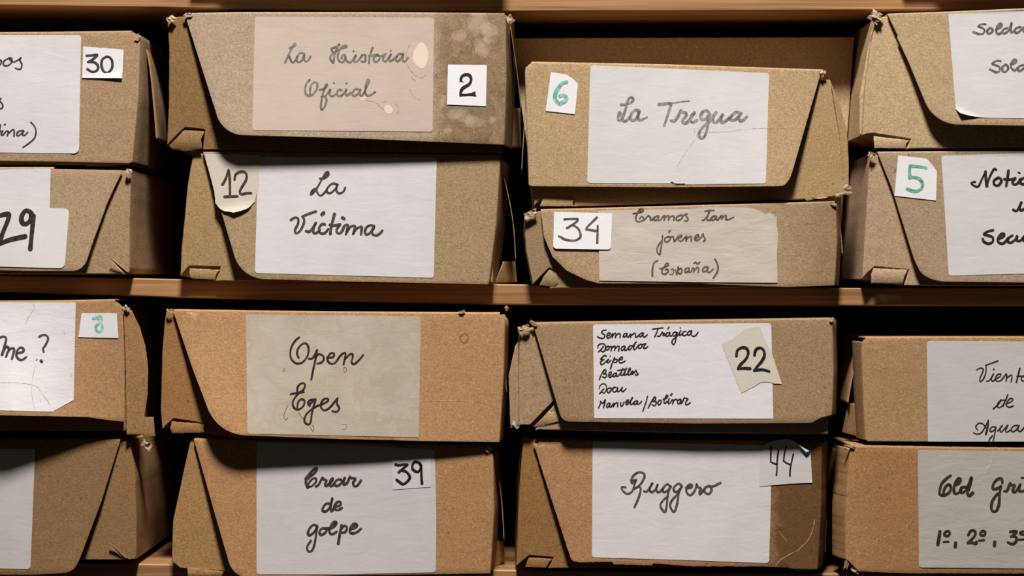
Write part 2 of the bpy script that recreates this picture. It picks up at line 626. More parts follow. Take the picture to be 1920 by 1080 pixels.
T_VICT = [(530, 310, 7.714, 34, """w27 540,190 610,185 665,140 660,100 625,105 590,160 530,270 480,350 420,420 405,410 430,360 480,340 500,390 540,437 590,412 640,348;w40 640,130 615,165;
w29 790,280 730,262 670,300 635,360 660,400 710,390 770,330 795,278;w29 790,290 775,350 800,397 840,402 880,377 905,323;
w32 120,790 180,755 225,775 220,850 180,930 190,980 240,960 290,880 312,800 290,738;w32 285,740 380,700 482,667;w36 340,950 385,960 430,910 480,832;480,835 445,920 450,977 490,977 540,930;w44 592,688 568,712;
610,855 570,850 530,900 530,960 570,987 620,972 660,920;w40 750,705 725,800 700,900 690,990;680,860 730,872 832,853;830,855 785,920 785,970 830,982 865,935 885,880;
870,945 900,870 942,868 932,930 915,997;930,962 980,890 1042,878 1040,930 1020,992;1030,962 1080,910 1142,888 1140,940 1132,997;w40 863,757 888,772;
1322,880 1270,865 1210,900 1190,960 1210,1000 1260,980 1310,920 1322,878;1316,890 1290,960 1310,1002 1360,1012 1410,982 1442,943""")]
T_ERAM = [(1175, 385, 7.714, 22, """95,118 160,110 225,92 238,60 195,52 165,95 132,170 140,220 180,236 230,216 246,180 215,165 188,190;w34 200,70;238,218 275,190 312,148 330,160 346,180 340,205 365,210 402,168;
455,150 415,165 395,205 425,215 465,170;460,155 455,200 480,216 522,168;520,170 545,148 546,190 540,217;545,192 590,150 612,160 605,212;605,192 652,155 682,162 680,212;
760,150 725,165 715,200 745,216 795,190 811,150 780,140 760,150;800,162 872,118 860,150 886,195 870,227 838,220;1095,215 1130,202 1180,130 1202,66;1132,85 1200,75 1262,70;1180,132 1160,195 1185,217 1232,188;
1290,155 1245,160 1220,200 1250,216 1300,170;1300,160 1295,200 1320,206 1352,168;1352,168 1376,143 1375,197;1375,187 1430,143 1442,170 1430,200 1465,206 1547,172;
520,438 510,540 490,640 480,712 445,680 440,620 470,560 510,515;w24 626,366 611,390;600,460 560,470 550,510 580,529 625,500 631,460 600,450;628,470 665,448 680,480 690,522 725,480 746,443;
740,470 790,460 790,435 760,448 750,500 790,516 842,468;840,470 866,443 860,517;865,492 910,450 936,460 930,517;985,480 1040,450 1030,423 1000,440 985,490 1020,506 1070,470 1106,413;1106,413 1116,450 1136,490 1113,517;
w24 447,800 400,830 375,910 372,1022;600,840 575,838 560,870 607,872;480,915 540,900 592,868;555,880 515,930 510,975 550,996 600,960 590,922 560,932;w18 640,930 668,918 680,950 670,990 628,997;
w18 700,930 715,960 720,992;745,888 735,950 725,997;740,942 780,910 800,940 780,990 745,975;900,905 860,910 840,950 865,971 905,930;905,908 900,960 930,961 952,918;
960,905 975,920 970,967;975,942 1020,900 1042,920 1035,967;975,836 1000,823 1025,846 1057,823;1170,890 1130,890 1100,930 1110,960 1150,945 1180,898;1177,900 1165,950 1200,966 1252,923;w24 1278,778 1308,840 1322,900 1307,970 1253,1053""")]
T_OPEN = [(530, 625, 6.0, 21, """185,45 140,85 100,150 85,230 105,300 165,340 230,320 280,250 292,170 265,115 220,120 175,170 162,225 180,275;295,285 340,275 388,185;388,188 375,270 345,400 322,520;365,272 400,235 445,245 465,280 440,325 390,340;
500,270 560,270 580,235 555,220 520,245 505,300 540,341 590,330 642,258;642,258 680,225 707,225 700,280 685,346;700,292 750,240 787,235 785,280 775,325 800,346 850,310 907,243;
90,685 160,670 237,660;165,662 170,600 215,560 250,575 235,630 185,670 140,720 112,780 130,840 180,856 230,820 246,765 215,740 175,770 165,832;
372,740 310,750 285,785 305,817;340,762 300,802;372,745 345,830 325,920 315,1000 285,1026 245,990 260,920 320,860 382,820;385,815 440,800 510,760 505,735 465,740 435,780 430,830 470,866 530,835 600,750 620,730;617,730 610,790 636,840 610,881 560,875""")]
T_SEM = [(1110, 608, 9.143, 22, """240,100 190,105 165,140 200,170 220,190 200,235 140,236 95,212;250,205 300,180 310,150 275,150 255,195 265,236 305,225 342,178;340,180 356,158 345,227;350,202 390,155 411,165 400,227;405,202 450,160 482,170 480,227;
600,155 555,165 535,205 560,216 605,170;605,165 595,205 620,216 652,183;655,165 665,180 660,227;670,197 720,155 746,165 745,215 770,216 812,178;870,145 830,160 810,195 835,211 880,165;882,152 875,200 905,216 947,178;
1040,80 1215,62;1130,85 1105,150 1075,212;1120,202 1160,200 1206,133 1215,150 1247,165;1235,152 1215,195 1252,188;1330,140 1290,145 1265,190 1295,206 1340,155;1337,143 1330,195 1362,198;1320,48 1300,82;
1460,140 1410,135 1380,180 1410,201 1455,160;1462,143 1440,230 1425,310 1395,346 1370,310 1390,260 1450,210 1502,158;1522,108 1490,165 1505,191 1552,158;1513,62;1610,120 1570,130 1550,170 1580,196 1632,168;1702,110 1655,125 1635,170 1665,186 1710,130;1707,113 1700,175 1740,206 1785,185 1817,136;
195,380 150,435 110,470;112,470 145,447 185,471 225,440 231,380 200,335 150,335 105,365 100,402;270,375 240,400 250,440 285,425 291,385 265,370 312,387;320,380 341,385 325,452;335,412 380,375 396,385 385,452;390,422 440,375 466,385 455,457;
560,375 520,385 500,430 525,446 570,390;567,378 560,440 590,441 627,398;690,365 645,370 625,420 650,436 700,370 757,303;747,308 715,390 720,430 750,421 792,358;810,350 795,390 815,416 850,390 856,350 825,340 860,346 907,333;925,330 895,370 885,405 920,411 957,383;
240,552 240,538 210,535 165,575 150,600 205,603;200,605 150,640 160,691 215,660 262,618;282,598 255,645 280,656 322,618;312,545;385,568 360,630 335,700 318,762;365,622 405,595 431,615 415,651 375,650;450,612 510,600 521,565 485,570 460,620 475,656 520,655 567,628"""),
 (1110, 684, 9.6, 23, """215,95 180,150 130,267;190,132 230,85 251,100 240,140 205,160 250,165 266,195 235,231 195,215;300,190 340,170 346,130 315,135 300,190 320,226 362,198;440,150 400,155 375,195 405,211 445,160;442,153 440,200 475,196 512,148;
557,68 530,120 520,180 550,186 592,138;460,100 540,90 602,78;627,58 590,120 580,175 610,181 652,138;650,140 691,80 680,58 660,90 645,150 660,181 700,160 732,118;700,157 736,130 730,110 705,140 715,166 750,150 792,98;790,100 810,140 831,165 800,187 783,175;
w20 215,430 170,480 135,517;w18 140,510 180,495 220,506 255,450 261,390 230,345 180,345 135,390 130,432;325,415 285,430 270,470 295,501 335,470 346,430 320,415 362,432;430,405 395,405 370,445 385,481 420,486 455,440 462,408;462,408 450,460 480,481 530,430 547,403;547,405 530,455 550,481 585,460 612,428;
155,655 150,700 120,772;155,657 190,690 242,628;242,630 225,700 205,772;320,690 280,700 260,745 280,766 325,710;327,698 320,750 345,756 377,708;385,690 400,700 385,752;395,727 440,680 461,690 460,752;515,678 515,720 530,746 560,720 577,668;
610,682 650,660 656,630 625,640 610,690 635,716 682,668;680,672 726,600 725,588 700,640 690,690 710,716 752,678;815,650 775,655 750,695 780,711 825,660;822,653 815,705 850,701 892,658;1000,565 970,680 915,832;
1110,600 1060,680 1010,777;1080,642 1125,580 1146,595 1130,640 1095,660 1150,660 1156,690 1130,736 1083,720;1205,640 1185,690 1205,721 1240,690 1246,645 1215,635;1285,620 1340,600 1366,560 1345,548 1310,610 1295,660 1310,696 1352,658;1392,608 1370,660 1380,701 1410,680 1442,628;w28 1440,523 1418,547;
1440,630 1466,640 1450,702;1460,662 1500,620 1542,640;1590,620 1550,640 1540,690 1570,701 1605,640;1602,623 1595,690 1620,681 1662,588;1660,590 1680,600 1726,610 1695,660 1685,711 1715,716 1767,683""")]
T_CREC = [(560, 875, 7.2, 31, """w34 95,165 160,80 215,28 242,25 222,75 150,140 105,178 100,220 122,282;w26 120,270 170,266 225,215 236,170 205,155 150,200 125,265;235,265 270,241 320,148 330,165 376,190 355,235 370,261 412,233;410,237 460,180 456,158 430,190 420,240 440,266 482,228;
570,175 525,175 485,220 500,256 545,250 600,190 622,150;w34 622,152 608,200 612,241 652,222;655,222 695,133 700,150 766,165 735,215 750,261 790,256 842,188;430,500 370,500 325,560 330,601 380,596 430,530 452,428;455,432 435,530 440,602 472,568;480,547 560,520 566,480 520,480 480,540 500,581 540,581 582,558;
245,800 200,785 150,830 125,900 150,926 210,880 252,808;w28 252,802 235,920 215,1040 182,1128 130,1142 115,1078 165,1000;370,835 310,835 280,890 305,921 360,890 381,850 350,832 422,835;410,842 480,810 511,760 480,745 440,790 415,860 430,906 470,906 512,878;w40 485,775 455,815;
w36 580,788 560,880 535,1037;565,852 610,800 651,820 630,880 588,890;690,852 770,820 786,785 745,770 700,820 690,880 730,901 790,881 842,838;w40 745,795 715,830""")]
T_RUGG = [(1150, 870, 8.727, 34, """w30 200,380 150,375 133,400 190,470 250,487 310,440 345,340 372,258;300,310 293,260 330,190 390,145 450,135 502,160 507,220 460,310 400,370 345,402;w60 345,280 325,300;345,402 410,370 447,400 430,500 390,610 345,707;
505,445 545,451 600,380 637,318;637,318 600,390 600,440 645,456 700,400 722,338;722,340 705,400 720,456 765,451 812,398;932,370 890,330 840,360 805,420 830,461 890,430 942,368;937,370 895,480 880,620 850,780 795,740 770,670 810,600 892,528;
1122,360 1070,320 1010,360 985,410 1010,456 1060,440 1122,368;1122,365 1070,480 1050,620 1000,780 945,730 930,660 970,580 1062,488;1190,390 1270,390 1291,350 1250,335 1205,380 1195,450 1240,506 1290,491 1340,420 1362,328;w30 1225,365 1260,360;1362,330 1390,380 1432,400 1410,450 1415,497 1450,460 1492,408;
1570,360 1510,380 1485,430 1520,481 1570,486 1606,430 1590,380 1550,355 1630,365 1752,308""")]
T_OLD = [(1740, 880, 6.75, 33, """285,80 230,120 170,190 147,280 152,318 210,326 270,290 291,230 270,195 230,210 200,270 200,312;335,205 390,180 411,130 385,115 350,160 327,240 335,296 365,306 407,283;w40 385,150 360,185;482,225 430,230 410,285 450,291 500,230 547,108;w38 548,110 530,200 500,302 527,331 567,298;
940,170 930,120 880,125 830,180 820,240 850,251 900,230 922,213;922,213 905,320 900,430 870,520 820,531 800,480 820,390 882,308;965,275 1000,270 1040,178 1050,200 1100,200 1075,250 1085,286 1120,270 1167,193;1167,195 1150,250 1165,276 1217,268 1250,220;w26 1183,105 1235,110;
w38 150,785 140,860 125,952;w30 230,785 205,815 220,840 255,841 276,810 260,785 230,785;w26 197,918 262,914;w44 350,932 345,978;510,832 540,780 590,780 597,830 550,890 508,930;508,930 560,930 606,941 612,918;w30 680,785 660,815 680,836 715,831 726,800 702,780 680,785;w28 645,902 707,895;w42 845,917 840,965;
1040,790 1090,785 1122,795 1070,840 1050,851;1075,847 1116,860 1115,910 1070,946 1013,925;w30 1202,785 1170,800 1180,821 1220,825;w26 1148,890 1233,885""")]
T_VIEN = [(1810, 670, 6.75, 16, """140,160 190,135 226,150 215,200 185,260 190,306 230,270 260,190 262,98;255,100 330,75 412,44;270,300 305,291 357,208;357,208 330,270 345,301 387,273;w22 360,152;385,272 440,240 446,210 405,220 380,270 400,301 450,291 500,230 517,208;515,210 525,230 515,302;525,262 575,225 591,240 580,307;
w20 690,138 670,220 645,317;655,240 745,235;760,235 715,250 710,285 742,301 780,280;w20 355,650 410,600 452,538;500,540 440,550 405,600 420,636 470,610 510,540 537,473;537,478 500,560 478,617;510,592 580,560 601,530 570,520 530,560 520,610 560,631 607,613;
105,955 150,970 200,956 245,890 292,795;w22 290,798 285,870 260,972;265,892 220,842 170,833 135,870 137,895 155,917;375,880 340,880 310,920 325,941 365,920 387,888;387,885 370,980 352,1058;345,990 310,1030 300,1058;410,932 467,863;465,866 440,910 450,946 490,911 537,858;533,870 510,920 525,946 572,918;660,860 610,870 580,915 600,941 645,916 682,858;w20 672,870 665,920 700,936 745,888""")]
T_NOTI = [(1800, 300, 6.0, 28, """w22 170,245 125,258 160,290 205,297 245,220 287,128;w32 287,130 290,200 302,292;w24 302,290 330,200 380,105 407,110;430,200 385,230 385,275 430,286 466,240 450,205 430,200;545,118 535,200 520,292;500,215 560,220 622,203;620,207 590,250 610,276 650,261 682,213;w22 657,140 672,146;742,190 690,220 680,260 725,275;
600,560 640,571 690,478;690,480 670,540 690,566 745,538;370,790 310,805 270,835 320,850 366,870 366,920 320,941 270,920 255,888;430,892 490,860 491,830 455,840 425,890 440,931 490,936 542,878;590,850 555,870 535,910 570,931 620,896 642,858;642,858 640,905 680,906 722,858;718,866 712,900 735,915""")]
T_SOLD = [(1800, 20, 8.308, 33, """w26 400,210 340,210 280,245 340,265 381,300 360,356 290,366;w34 300,366 205,333;465,270 425,310 430,351 475,351 511,310 490,275 465,270;560,292 630,260 651,215 615,205 575,260 565,330 600,366 662,328;w46 618,230 590,265;740,270 680,290 660,335 700,351 760,300 802,193;802,193 790,280 800,341 852,308;
940,255 880,270 850,320 890,346 950,300 992,258;984,265 985,310 1010,332;w28 632,785 570,780 500,825 560,850 616,880 610,946 550,961;w34 560,961 468,915;700,845 660,880 665,941 710,951 751,900 730,850 700,840;790,837 865,810 876,770 840,765 800,820 800,890 850,931 902,888;w46 845,790 820,825;987,845 920,870 900,920 940,936 1010,885""")]
T_POS = [(0, 80, 5.142, 14, """-30,240 -10,180 10,170 12,195 -2,215;85,150 40,175 35,215 75,221 115,185 110,150 85,150 130,186 202,150;202,143 190,165 211,210 195,256 148,245;10,535 0,560 26,600 20,631 -5,635;5,790 -8,890;-15,862 30,850;25,860 10,880 25,891 57,858;w18 47,790;
65,850 81,860 70,897;80,877 120,840 136,850 135,902;225,845 180,855 160,885 180,896 230,855;227,848 215,885 240,891 267,863;298,768 335,810 347,870 320,935 222,1010""")]
T_30 = [(0, 80, 5.142, 22, "835,125 885,122 937,118 895,160 848,186;850,185 910,190 946,225 935,266 890,281 843,255;1025,135 985,165 980,230 1005,281 1045,286 1081,240 1080,175 1055,140 1025,135")]
T_29 = [(0, 360, 7.714, 62, "-60,360 60,325 125,325 110,420 40,590 -5,740;-5,750 150,690 362,643;430,285 370,270 315,350 320,440 380,461 440,400 452,305;482,348 470,500 455,650 438,822")]
T_ME = [(0, 570, 8.0, 33, "-40,520 40,490 91,510 80,590 28,762;35,765 75,665 107,640 131,680 90,792;105,735 160,670 212,680 180,822;245,737 340,720 351,670 300,655 250,720 255,800 320,841 393,798;w30 588,492 640,465 701,475 721,530 680,620 645,670 657,717;w38 615,852 625,866;w12 556,828 545,848")]
T_8 = [(0, 570, 8.0, 34, "1402,220 1445,212 1490,245 1531,300 1531,380 1490,421 1442,390 1440,330 1490,290 1531,225 1512,185 1470,177;w18 1433,160 1450,212")]
T_6 = [(1010, 125, 10.8, 74, "560,312 480,335 400,430 335,560 342,670 420,748 520,700 560,632 510,580 432,592")]
T_12 = [(400, 300, 10.8, 48, "185,497 250,380 307,205;312,220 330,350 335,500 338,722;228,745 350,740 492,735;430,397 450,300 530,245 622,240 676,310 660,410 590,530 540,620 542,672 590,691 680,671 767,672")]
T_34 = [(1030, 390, 13.5, 52, "378,285 540,275 712,275;712,277 715,320 620,400 448,507;600,432 720,510 782,630 780,740 680,811 540,821 380,790 300,740 238,710;1202,238 1080,360 960,480 935,542;935,540 1060,560 1202,582;1225,448 1220,650 1212,882")]
T_5 = [(1660, 280, 10.8, 58, "822,372 680,350 500,335;500,335 490,430 495,582;495,570 600,570 700,610 752,700 730,790 640,846 540,841 440,800")]
T_22 = [(1340, 605, 7.714, 39, "315,482 330,400 400,360 462,375 486,440 450,530 380,600 340,667;340,667 430,660 512,665;575,472 595,395 650,365 702,390 721,470 680,560 620,630 575,692;575,690 690,680 787,705")]
T_39 = [(720, 850, 15.43, 72, "338,322 420,345 560,325 672,330;672,330 600,400 428,547;540,500 640,530 720,620 746,700 690,800 570,891 500,870 368,768;900,240 840,300 815,410 860,490 970,536 1040,480 1071,380 1020,280 920,240;1070,352 1080,500 1085,700 1100,872")]
T_44 = [(1410, 815, 10.8, 31, "385,240 380,400 380,550;380,550 430,575 502,600;537,313 510,520 505,700 495,817;692,243 655,400 640,532;640,530 700,575 782,605;837,393 790,600 770,750 768,832")]
P_2 = [(830 + x / 10.8, 110 + y / 10.8) for x, y in [(340, 475), (340, 400), (370, 335), (430, 295), (500, 290), (560, 305), (598, 360), (605, 420), (590, 490), (550, 550), (490, 588), (430, 628), (395, 680), (385, 710), (480, 710), (580, 692), (640, 665), (664, 665), (668, 720), (686, 768), (650, 765), (600, 755), (500, 755), (400, 762), (340, 772), (335, 700), (345, 630), (380, 575), (450, 530), (510, 500), (548, 450), (552, 410), (530, 372), (480, 350), (430, 365), (402, 400), (395, 440), (430, 488), (408, 482), (390, 468)]]

# ---------------------------------------------------------------- the boxes, outlines in photograph pixels on each box's own front plane
KR = (.50, .355, .215)
GREY_INK, BLACK_INK, GREEN_INK = (112, 106, 100), (46, 40, 38), (112, 176, 156)
NUM = (.76, .74, .745)
BOXES = [
 dict(lab='closed kraft box with a 30 sticker beside its white label, on top at upper left', y=.002, bow=.004, bot=303, col=KR,
      body=[(-378, 70), (254, 68), (252, 180), (243, 309), (-378, 309)], notch=None,
      flap=[(-385, 66), (100, 63), (250, 61, 6), (260, 66), (257, 180), (245, 306, 3), (120, 303), (-385, 296)], top=3, ret=((260, 66), (257, 180), (245, 306), 'R', 4, .10),
      wings=[([(270, 74), (281, 130), (289, 210), (293, 262)], .012, .08)],
      plates=[([(160, 302), (224, 306), (224, 313), (160, 311)], .001)],
      labels=[dict(poly=[(-150, 66), (152, 66, 4), (148, 288, 10), (-150, 284)], col=WHITE, curls=[(118, 292, 152, 262, 60, .6)], text=[(T_POS, (62, 56, 54))])],
      stickers=[dict(poly=[(156, 87), (232, 93), (229, 147), (154, 146)], col=NUM, curls=[(150, 141, 236, 128, 40, .8)], text=[(T_30, (58, 56, 55))])],
      torn=[(258, 70, 10, 16, .4)]),
 dict(lab='kraft box with a big black 29 on its sticker, flap slanting at the right end', y=-.004, bow=.006, taper=(150, -100, .5), bot=508, col=(.47, .335, .20),
      body=[(-378, 322), (236, 320), (246, 319), (243, 420), (243, 509), (241, 512), (205, 483), (234, 514), (-378, 514)], notch=None,
      flap=[(-378, 318), (100, 317), (230, 319), (214, 352), (199, 385), (197, 392), (176, 448), (156, 508, 20), (60, 508), (-378, 500)], top=2, ret=None,
      wings=[], plates=[([(206, 484), (209, 483), (243, 511), (238, 511)], -.003)],
      labels=[dict(poly=[(-220, 322), (95, 316), (93, 394), (-220, 394)], col=WHITE, text=[])],
      stickers=[dict(name='number_label', poly=[(-150, 384), (130, 391, 8), (121, 503, 9), (-150, 496)], col=WHITE, text=[(T_29, (52, 47, 44))])],
      torn=[(241, 322, 14, 12, .3)]),
 dict(lab='water-stained box with cream label and printed 2, on top of the stack second from left', y=-.005, bow=.017, taper=(400, 930, .72), bot=262, col=(.43, .31, .19), stain=(806, 30, [(893, 40, 24, 32), (858, 66, 20, 13), (915, 60, 15, 18), (902, 88, 16, 18), (858, 217, 36, 17), (845, 246, 14, 9), (925, 224, 11, 9), (888, 226, 24, 17), (830, 190, 9, 16)]), creases=[((140, 108, 76), (640, 0, 3.6, 5, '830,100 850,170 862,240 890,310 920,400 930,425'))],
      body=[(313, 33), (340, 31), (940, 33), (940, 286), (640, 284), (400, 281)], notch=[(380, 281), (384, 243), (347, 239), (313, 272)], left=[(316, 200), (317, 90)],
      tab=[(347, 242), (383, 246), (377, 262), (379, 279), (350, 284), (322, 280), (317, 273)],
      flap=[(347, 28), (450, 26), (700, 26), (946, 28), (947, 150), (943, 271), (800, 265), (658, 259), (418, 252, 34)], top=4, ret=((946, 28), (947, 150), (943, 271), 'R', 16, .06),
      wings=[([(957, 50), (966, 110), (973, 165), (977, 205)], .002, .026)], plates=[([(955, 203), (976, 203), (978, 278), (944, 276)], .030, 2.2)],
      labels=[dict(poly=[(478, 31, 4), (814, 33, 5), (811, 247, 5), (473, 244, 5)], col=(.66, .545, .43), stain=None, text=[(T_HIST, GREY_INK)], marks='hist')],
      stickers=[dict(poly=[(840, 121), (913, 122), (911, 199), (838, 196)], col=NUM, printed=P_2, text=[])],
      torn=[(320, 36, 22, 14, -.5), (352, 29, 20, 9, -.3), (956, 36, 20, 16, .7)]),
 dict(lab='box under the water-stained box, torn tape numbered 12 on its flap', y=0, bow=.013, taper=(430, 920, .7), bot=526, col=(.46, .335, .20),
      body=[(362, 288), (640, 290), (920, 292), (925, 530), (640, 529), (430, 527)], notch=[(404, 527), (414, 500), (355, 499), (338, 518)], left=[(340, 470), (352, 345)],
      tab=[(356, 503), (412, 506), (405, 514), (403, 524), (358, 522), (355, 512)],
      flap=[(381, 287), (640, 290), (936, 294), (928, 420), (914, 533), (668, 528), (452, 522, 40), (417, 404)], top=3, ret=((936, 296), (928, 420), (914, 533), 'R', 16, .06),
      wings=[([(939, 311), (954, 371), (963, 427), (967, 490)], .002, .03)], plates=[([(945, 490), (966, 490), (970, 529), (930, 530)], .034, 2.2)],
      labels=[dict(poly=[(484, 294, 4), (819, 296, 5), (813, 521, 5), (478, 512, 5)], col=WHITE, text=[(T_VICT, (72, 62, 58))])],
      stickers=[dict(name='masking_tape', poly=[(383, 288), (487, 291), (486, 318), (485, 346), (481, 364), (478, 378), (466, 390), (452, 396), (438, 400), (420, 396), (414, 393), (404, 381), (402, 360)], col=(.60, .53, .43), blotch=.12, rough=.5,
                     curls=[(404, 384, 480, 374, 30, .7)], text=[(T_12, (62, 54, 48))])],
      torn=[]),
 dict(lab='box with green 6 and creased white label, flap slanting at its right end', y=-.001, bow=.012, taper=(1480, 1000, .7), bot=349, col=(.53, .38, .235),
      body=[(1003, 126), (1535, 138), (1538, 150), (1556, 149), (1574, 192), (1588, 245), (1592, 300), (1592, 350), (1570, 368), (1500, 374), (1200, 383), (1080, 387)], notch=[(1076, 387), (1079, 370), (1018, 368), (1002, 386)], left=[(999, 350), (999, 240)], right_first=True,
      tab=[(1019, 370), (1078, 373), (1073, 380), (1076, 387), (1012, 387)],
      flap=[(990, 119, 6), (1250, 124), (1545, 134), (1538, 140), (1478, 348, 26), (1455, 349), (1260, 351), (994, 349, 3), (987, 136)], top=3, ret=((994, 349), (987, 136), (990, 119), 'L', -2, .03),
      wings=[([(988, 150), (985, 200), (981, 270), (978, 321)], .004, .03)],
      plates=[([(1559, 160), (1576, 205), (1590, 262), (1591, 340), (1580, 335), (1574, 250)], .001)],
      labels=[dict(poly=[(1107, 122, 5), (1442, 137, 5), (1436, 344, 5), (1264, 346), (1258, 341), (1256, 344), (1101, 343, 5)], col=(.78, .735, .725), text=[(T_TREG, (134, 126, 122))], marks='treg')],
      creases=[((176, 142, 104), (1270, 60, 3.178, 2.5, '550,572 640,574 730,574'))], stickers=[dict(poly=[(1033, 135), (1063, 140), (1084, 155), (1078, 214), (1023, 208)], col=NUM, curls=[(1064, 136, 1086, 164, 7, 1.9)], text=[(T_6, (128, 184, 170))])],
      torn=[(1543, 137, 12, 14, .9), (1580, 362, 40, 12, -.25), (1588, 352, 18, 12, .6), (1530, 371, 50, 6, -.12)]),
 dict(lab='flat box with 34 sticker and crumpled grey label, under the box numbered 6', y=-.004, bow=.006, taper=(1060, 1560, .5), bot=530, col=(.45, .345, .225),
      body=[(987, 400), (1014, 396), (1320, 390), (1560, 384), (1562, 534), (1320, 541), (1052, 541)], notch=[(1030, 541), (1040, 508), (1030, 502), (999, 534)], left=[(986, 470), (984, 440)],
      tab=[(1030, 505), (1044, 512), (1046, 530), (1040, 540), (1012, 535), (1018, 520)],
      flap=[(1014, 396), (1100, 394), (1320, 388), (1565, 381), (1568, 450), (1563, 535), (1477, 538), (1320, 532), (1122, 531), (1099, 525), (1062, 507), (1036, 481), (1020, 444)], top=4, ret=((1565, 381), (1568, 450), (1563, 535), 'R', 16, .025),
      wings=[([(1571, 400), (1577, 440), (1580, 478)], .004, .03)], plates=[],
      labels=[dict(poly=[(1122, 395), (1200, 393), (1290, 392), (1320, 388), (1400, 389), (1424, 394), (1435, 402), (1446, 396), (1458, 404), (1456, 420), (1459, 440), (1457, 480), (1458, 530), (1300, 529), (1124, 526)], col=(.64, .57, .49), crease=1.0, wrinkle=.0011, text=[(T_ERAM, (98, 88, 78))], curls=[(1421, 384, 1462, 412, 9, 1.6)])],
      dirty=(.10, .04, (.78, .76, .70)), stickers=[dict(poly=[(1039, 397), (1148, 400), (1145, 468, 5), (1037, 466, 6)], col=(.83, .81, .80), text=[(T_34, (92, 84, 82))])],
      torn=[(995, 402, 30, 14, -.4), (1563, 383, 14, 8, .3)]),
 dict(lab='box at upper right with a paper label curling up at its lower corner', y=-.001, bow=.013, bot=235, col=(.50, .345, .195),
      body=[(1643, 33), (1662, 31), (2280, 20), (2280, 279), (1900, 278), (1720, 278)], notch=[(1700, 279), (1708, 261), (1638, 250), (1617, 253)], left=[(1622, 167), (1632, 95)],
      tab=[(1638, 255), (1705, 263), (1699, 270), (1698, 278), (1640, 278)],
      flap=[(1665, 29), (1780, 25), (1920, 19), (2280, 8), (2280, 238), (1920, 236), (1752, 233, 40), (1704, 117), (1682, 70), (1684, 66), (1680, 60)], top=4, ret=None,
      wings=[], plates=[([(1634, 60), (1640, 45), (1633, 130), (1622, 250), (1612, 252), (1612, 180)], .010)],
      labels=[dict(poly=[(1778, 26), (1920, 18), (2100, 10), (2100, 224), (1920, 222), (1855, 221), (1800, 217), (1792, 204)], col=WHITE, curls=[(1780, 193, 1866, 226, 10, 2.3), (1776, 27, 1920, 22, 5, .9)], text=[(T_SOLD, (98, 92, 90))])],
      stickers=[], torn=[(1640, 32, 24, 26, -.9), (1648, 28, 18, 10, .4)]),
 dict(lab='box with green 5 on a small square sticker, under the box with the curling label', y=.001, bow=.008, bot=528, col=(.46, .335, .215),
      body=[(1632, 290), (1900, 288), (2280, 286), (2280, 536), (1900, 536), (1730, 536)], notch=[(1696, 535), (1704, 506), (1640, 500), (1617, 522)], left=[(1619, 486), (1627, 360)],
      tab=[(1638, 503), (1702, 506), (1695, 520), (1693, 532), (1634, 531), (1633, 515)],
      flap=[(1646, 288), (1780, 287), (1920, 286), (2280, 286), (2280, 532), (1920, 530), (1734, 528, 40), (1714, 486), (1672, 352)], top=4, ret=None,
      wings=[], plates=[],
      labels=[dict(poly=[(1765, 292, 5), (1920, 287), (2100, 282), (2100, 508), (1920, 513), (1779, 517, 5)], col=(.72, .68, .66), text=[(T_NOTI, (42, 37, 34))])],
      stickers=[dict(poly=[(1684, 291), (1743, 298), (1757, 322), (1755, 376), (1677, 367)], col=NUM, curls=[(1738, 300, 1760, 326, 5, 2.6)], text=[(T_5, (104, 162, 136))])],
      torn=[(1634, 291, 16, 12, .5)]),
 dict(lab='orange-brown box with pale green 8, label ending in a question mark', y=-.006, bow=.028, taper=(20, 225, .92), bot=785, col=(.49, .315, .165),
      body=[(-378, 572), (215, 570), (233, 590), (236, 808), (-378, 808)], notch=None,
      flap=[(-385, 570), (100, 567), (218, 565, 5), (230, 576), (233, 690), (233, 791, 3), (205, 788), (164, 782), (-385, 770)], top=3, ret=None,
      wings=[], plates=[([(232, 578), (247, 582), (262, 612), (273, 650), (278, 690), (277, 740), (271, 780), (269, 815), (237, 815), (236, 700)], .001), ([(268, 782), (288, 782), (291, 818), (268, 818)], .006)],
      labels=[dict(poly=[(-200, 567), (142, 567), (138, 750), (98, 772), (-200, 764)], col=WHITE, curls=[(94, 776, 142, 744, 9, 2.0)], crease=.9, text=[(T_ME, (70, 62, 60))], marks='me')],
      stickers=[dict(poly=[(153, 587), (219, 587), (222, 634), (147, 632)], col=NUM, text=[(T_8, (150, 196, 182))])],
      torn=[(236, 578, 14, 12, .8)]),
 dict(lab='box with blank label corner at the lower left edge, flap slanting at its right end', y=0, bow=.010, taper=(140, -100, .5), bot=1076, col=(.45, .31, .18),
      body=[(-378, 828), (236, 826), (244, 828), (254, 899), (256, 980), (255, 1048), (241, 1050), (239, 1048), (204, 1019), (233, 1050), (-378, 1052)], notch=None,
      flap=[(-378, 828), (60, 827), (225, 827), (190, 940), (149, 1049), (136, 1074, 16), (60, 1078), (-378, 1078)], top=3, ret=None,
      wings=[], plates=[([(205, 1020), (208, 1019), (240, 1047), (235, 1047)], -.001)],
      labels=[dict(poly=[(-250, 840), (66, 842, 4), (57, 1067, 6), (-250, 1062)], col=WHITE, text=[])],
      stickers=[], torn=[(274, 834, 24, 14, .6)]),
 dict(lab='orange-tinted box with a brown-stained Open label, upper one of its stack', y=-.004, bow=.020, taper=(400, 930, .88), bot=822, col=(.48, .295, .145),
      body=[(312, 585), (640, 590), (935, 592), (936, 826), (640, 824), (440, 822)], notch=[(388, 813), (388, 795), (326, 785), (304, 805)], left=[(301, 770), (304, 660), (309, 600)],
      tab=[(322, 790), (384, 795), (381, 804), (384, 811), (322, 813), (319, 802)],
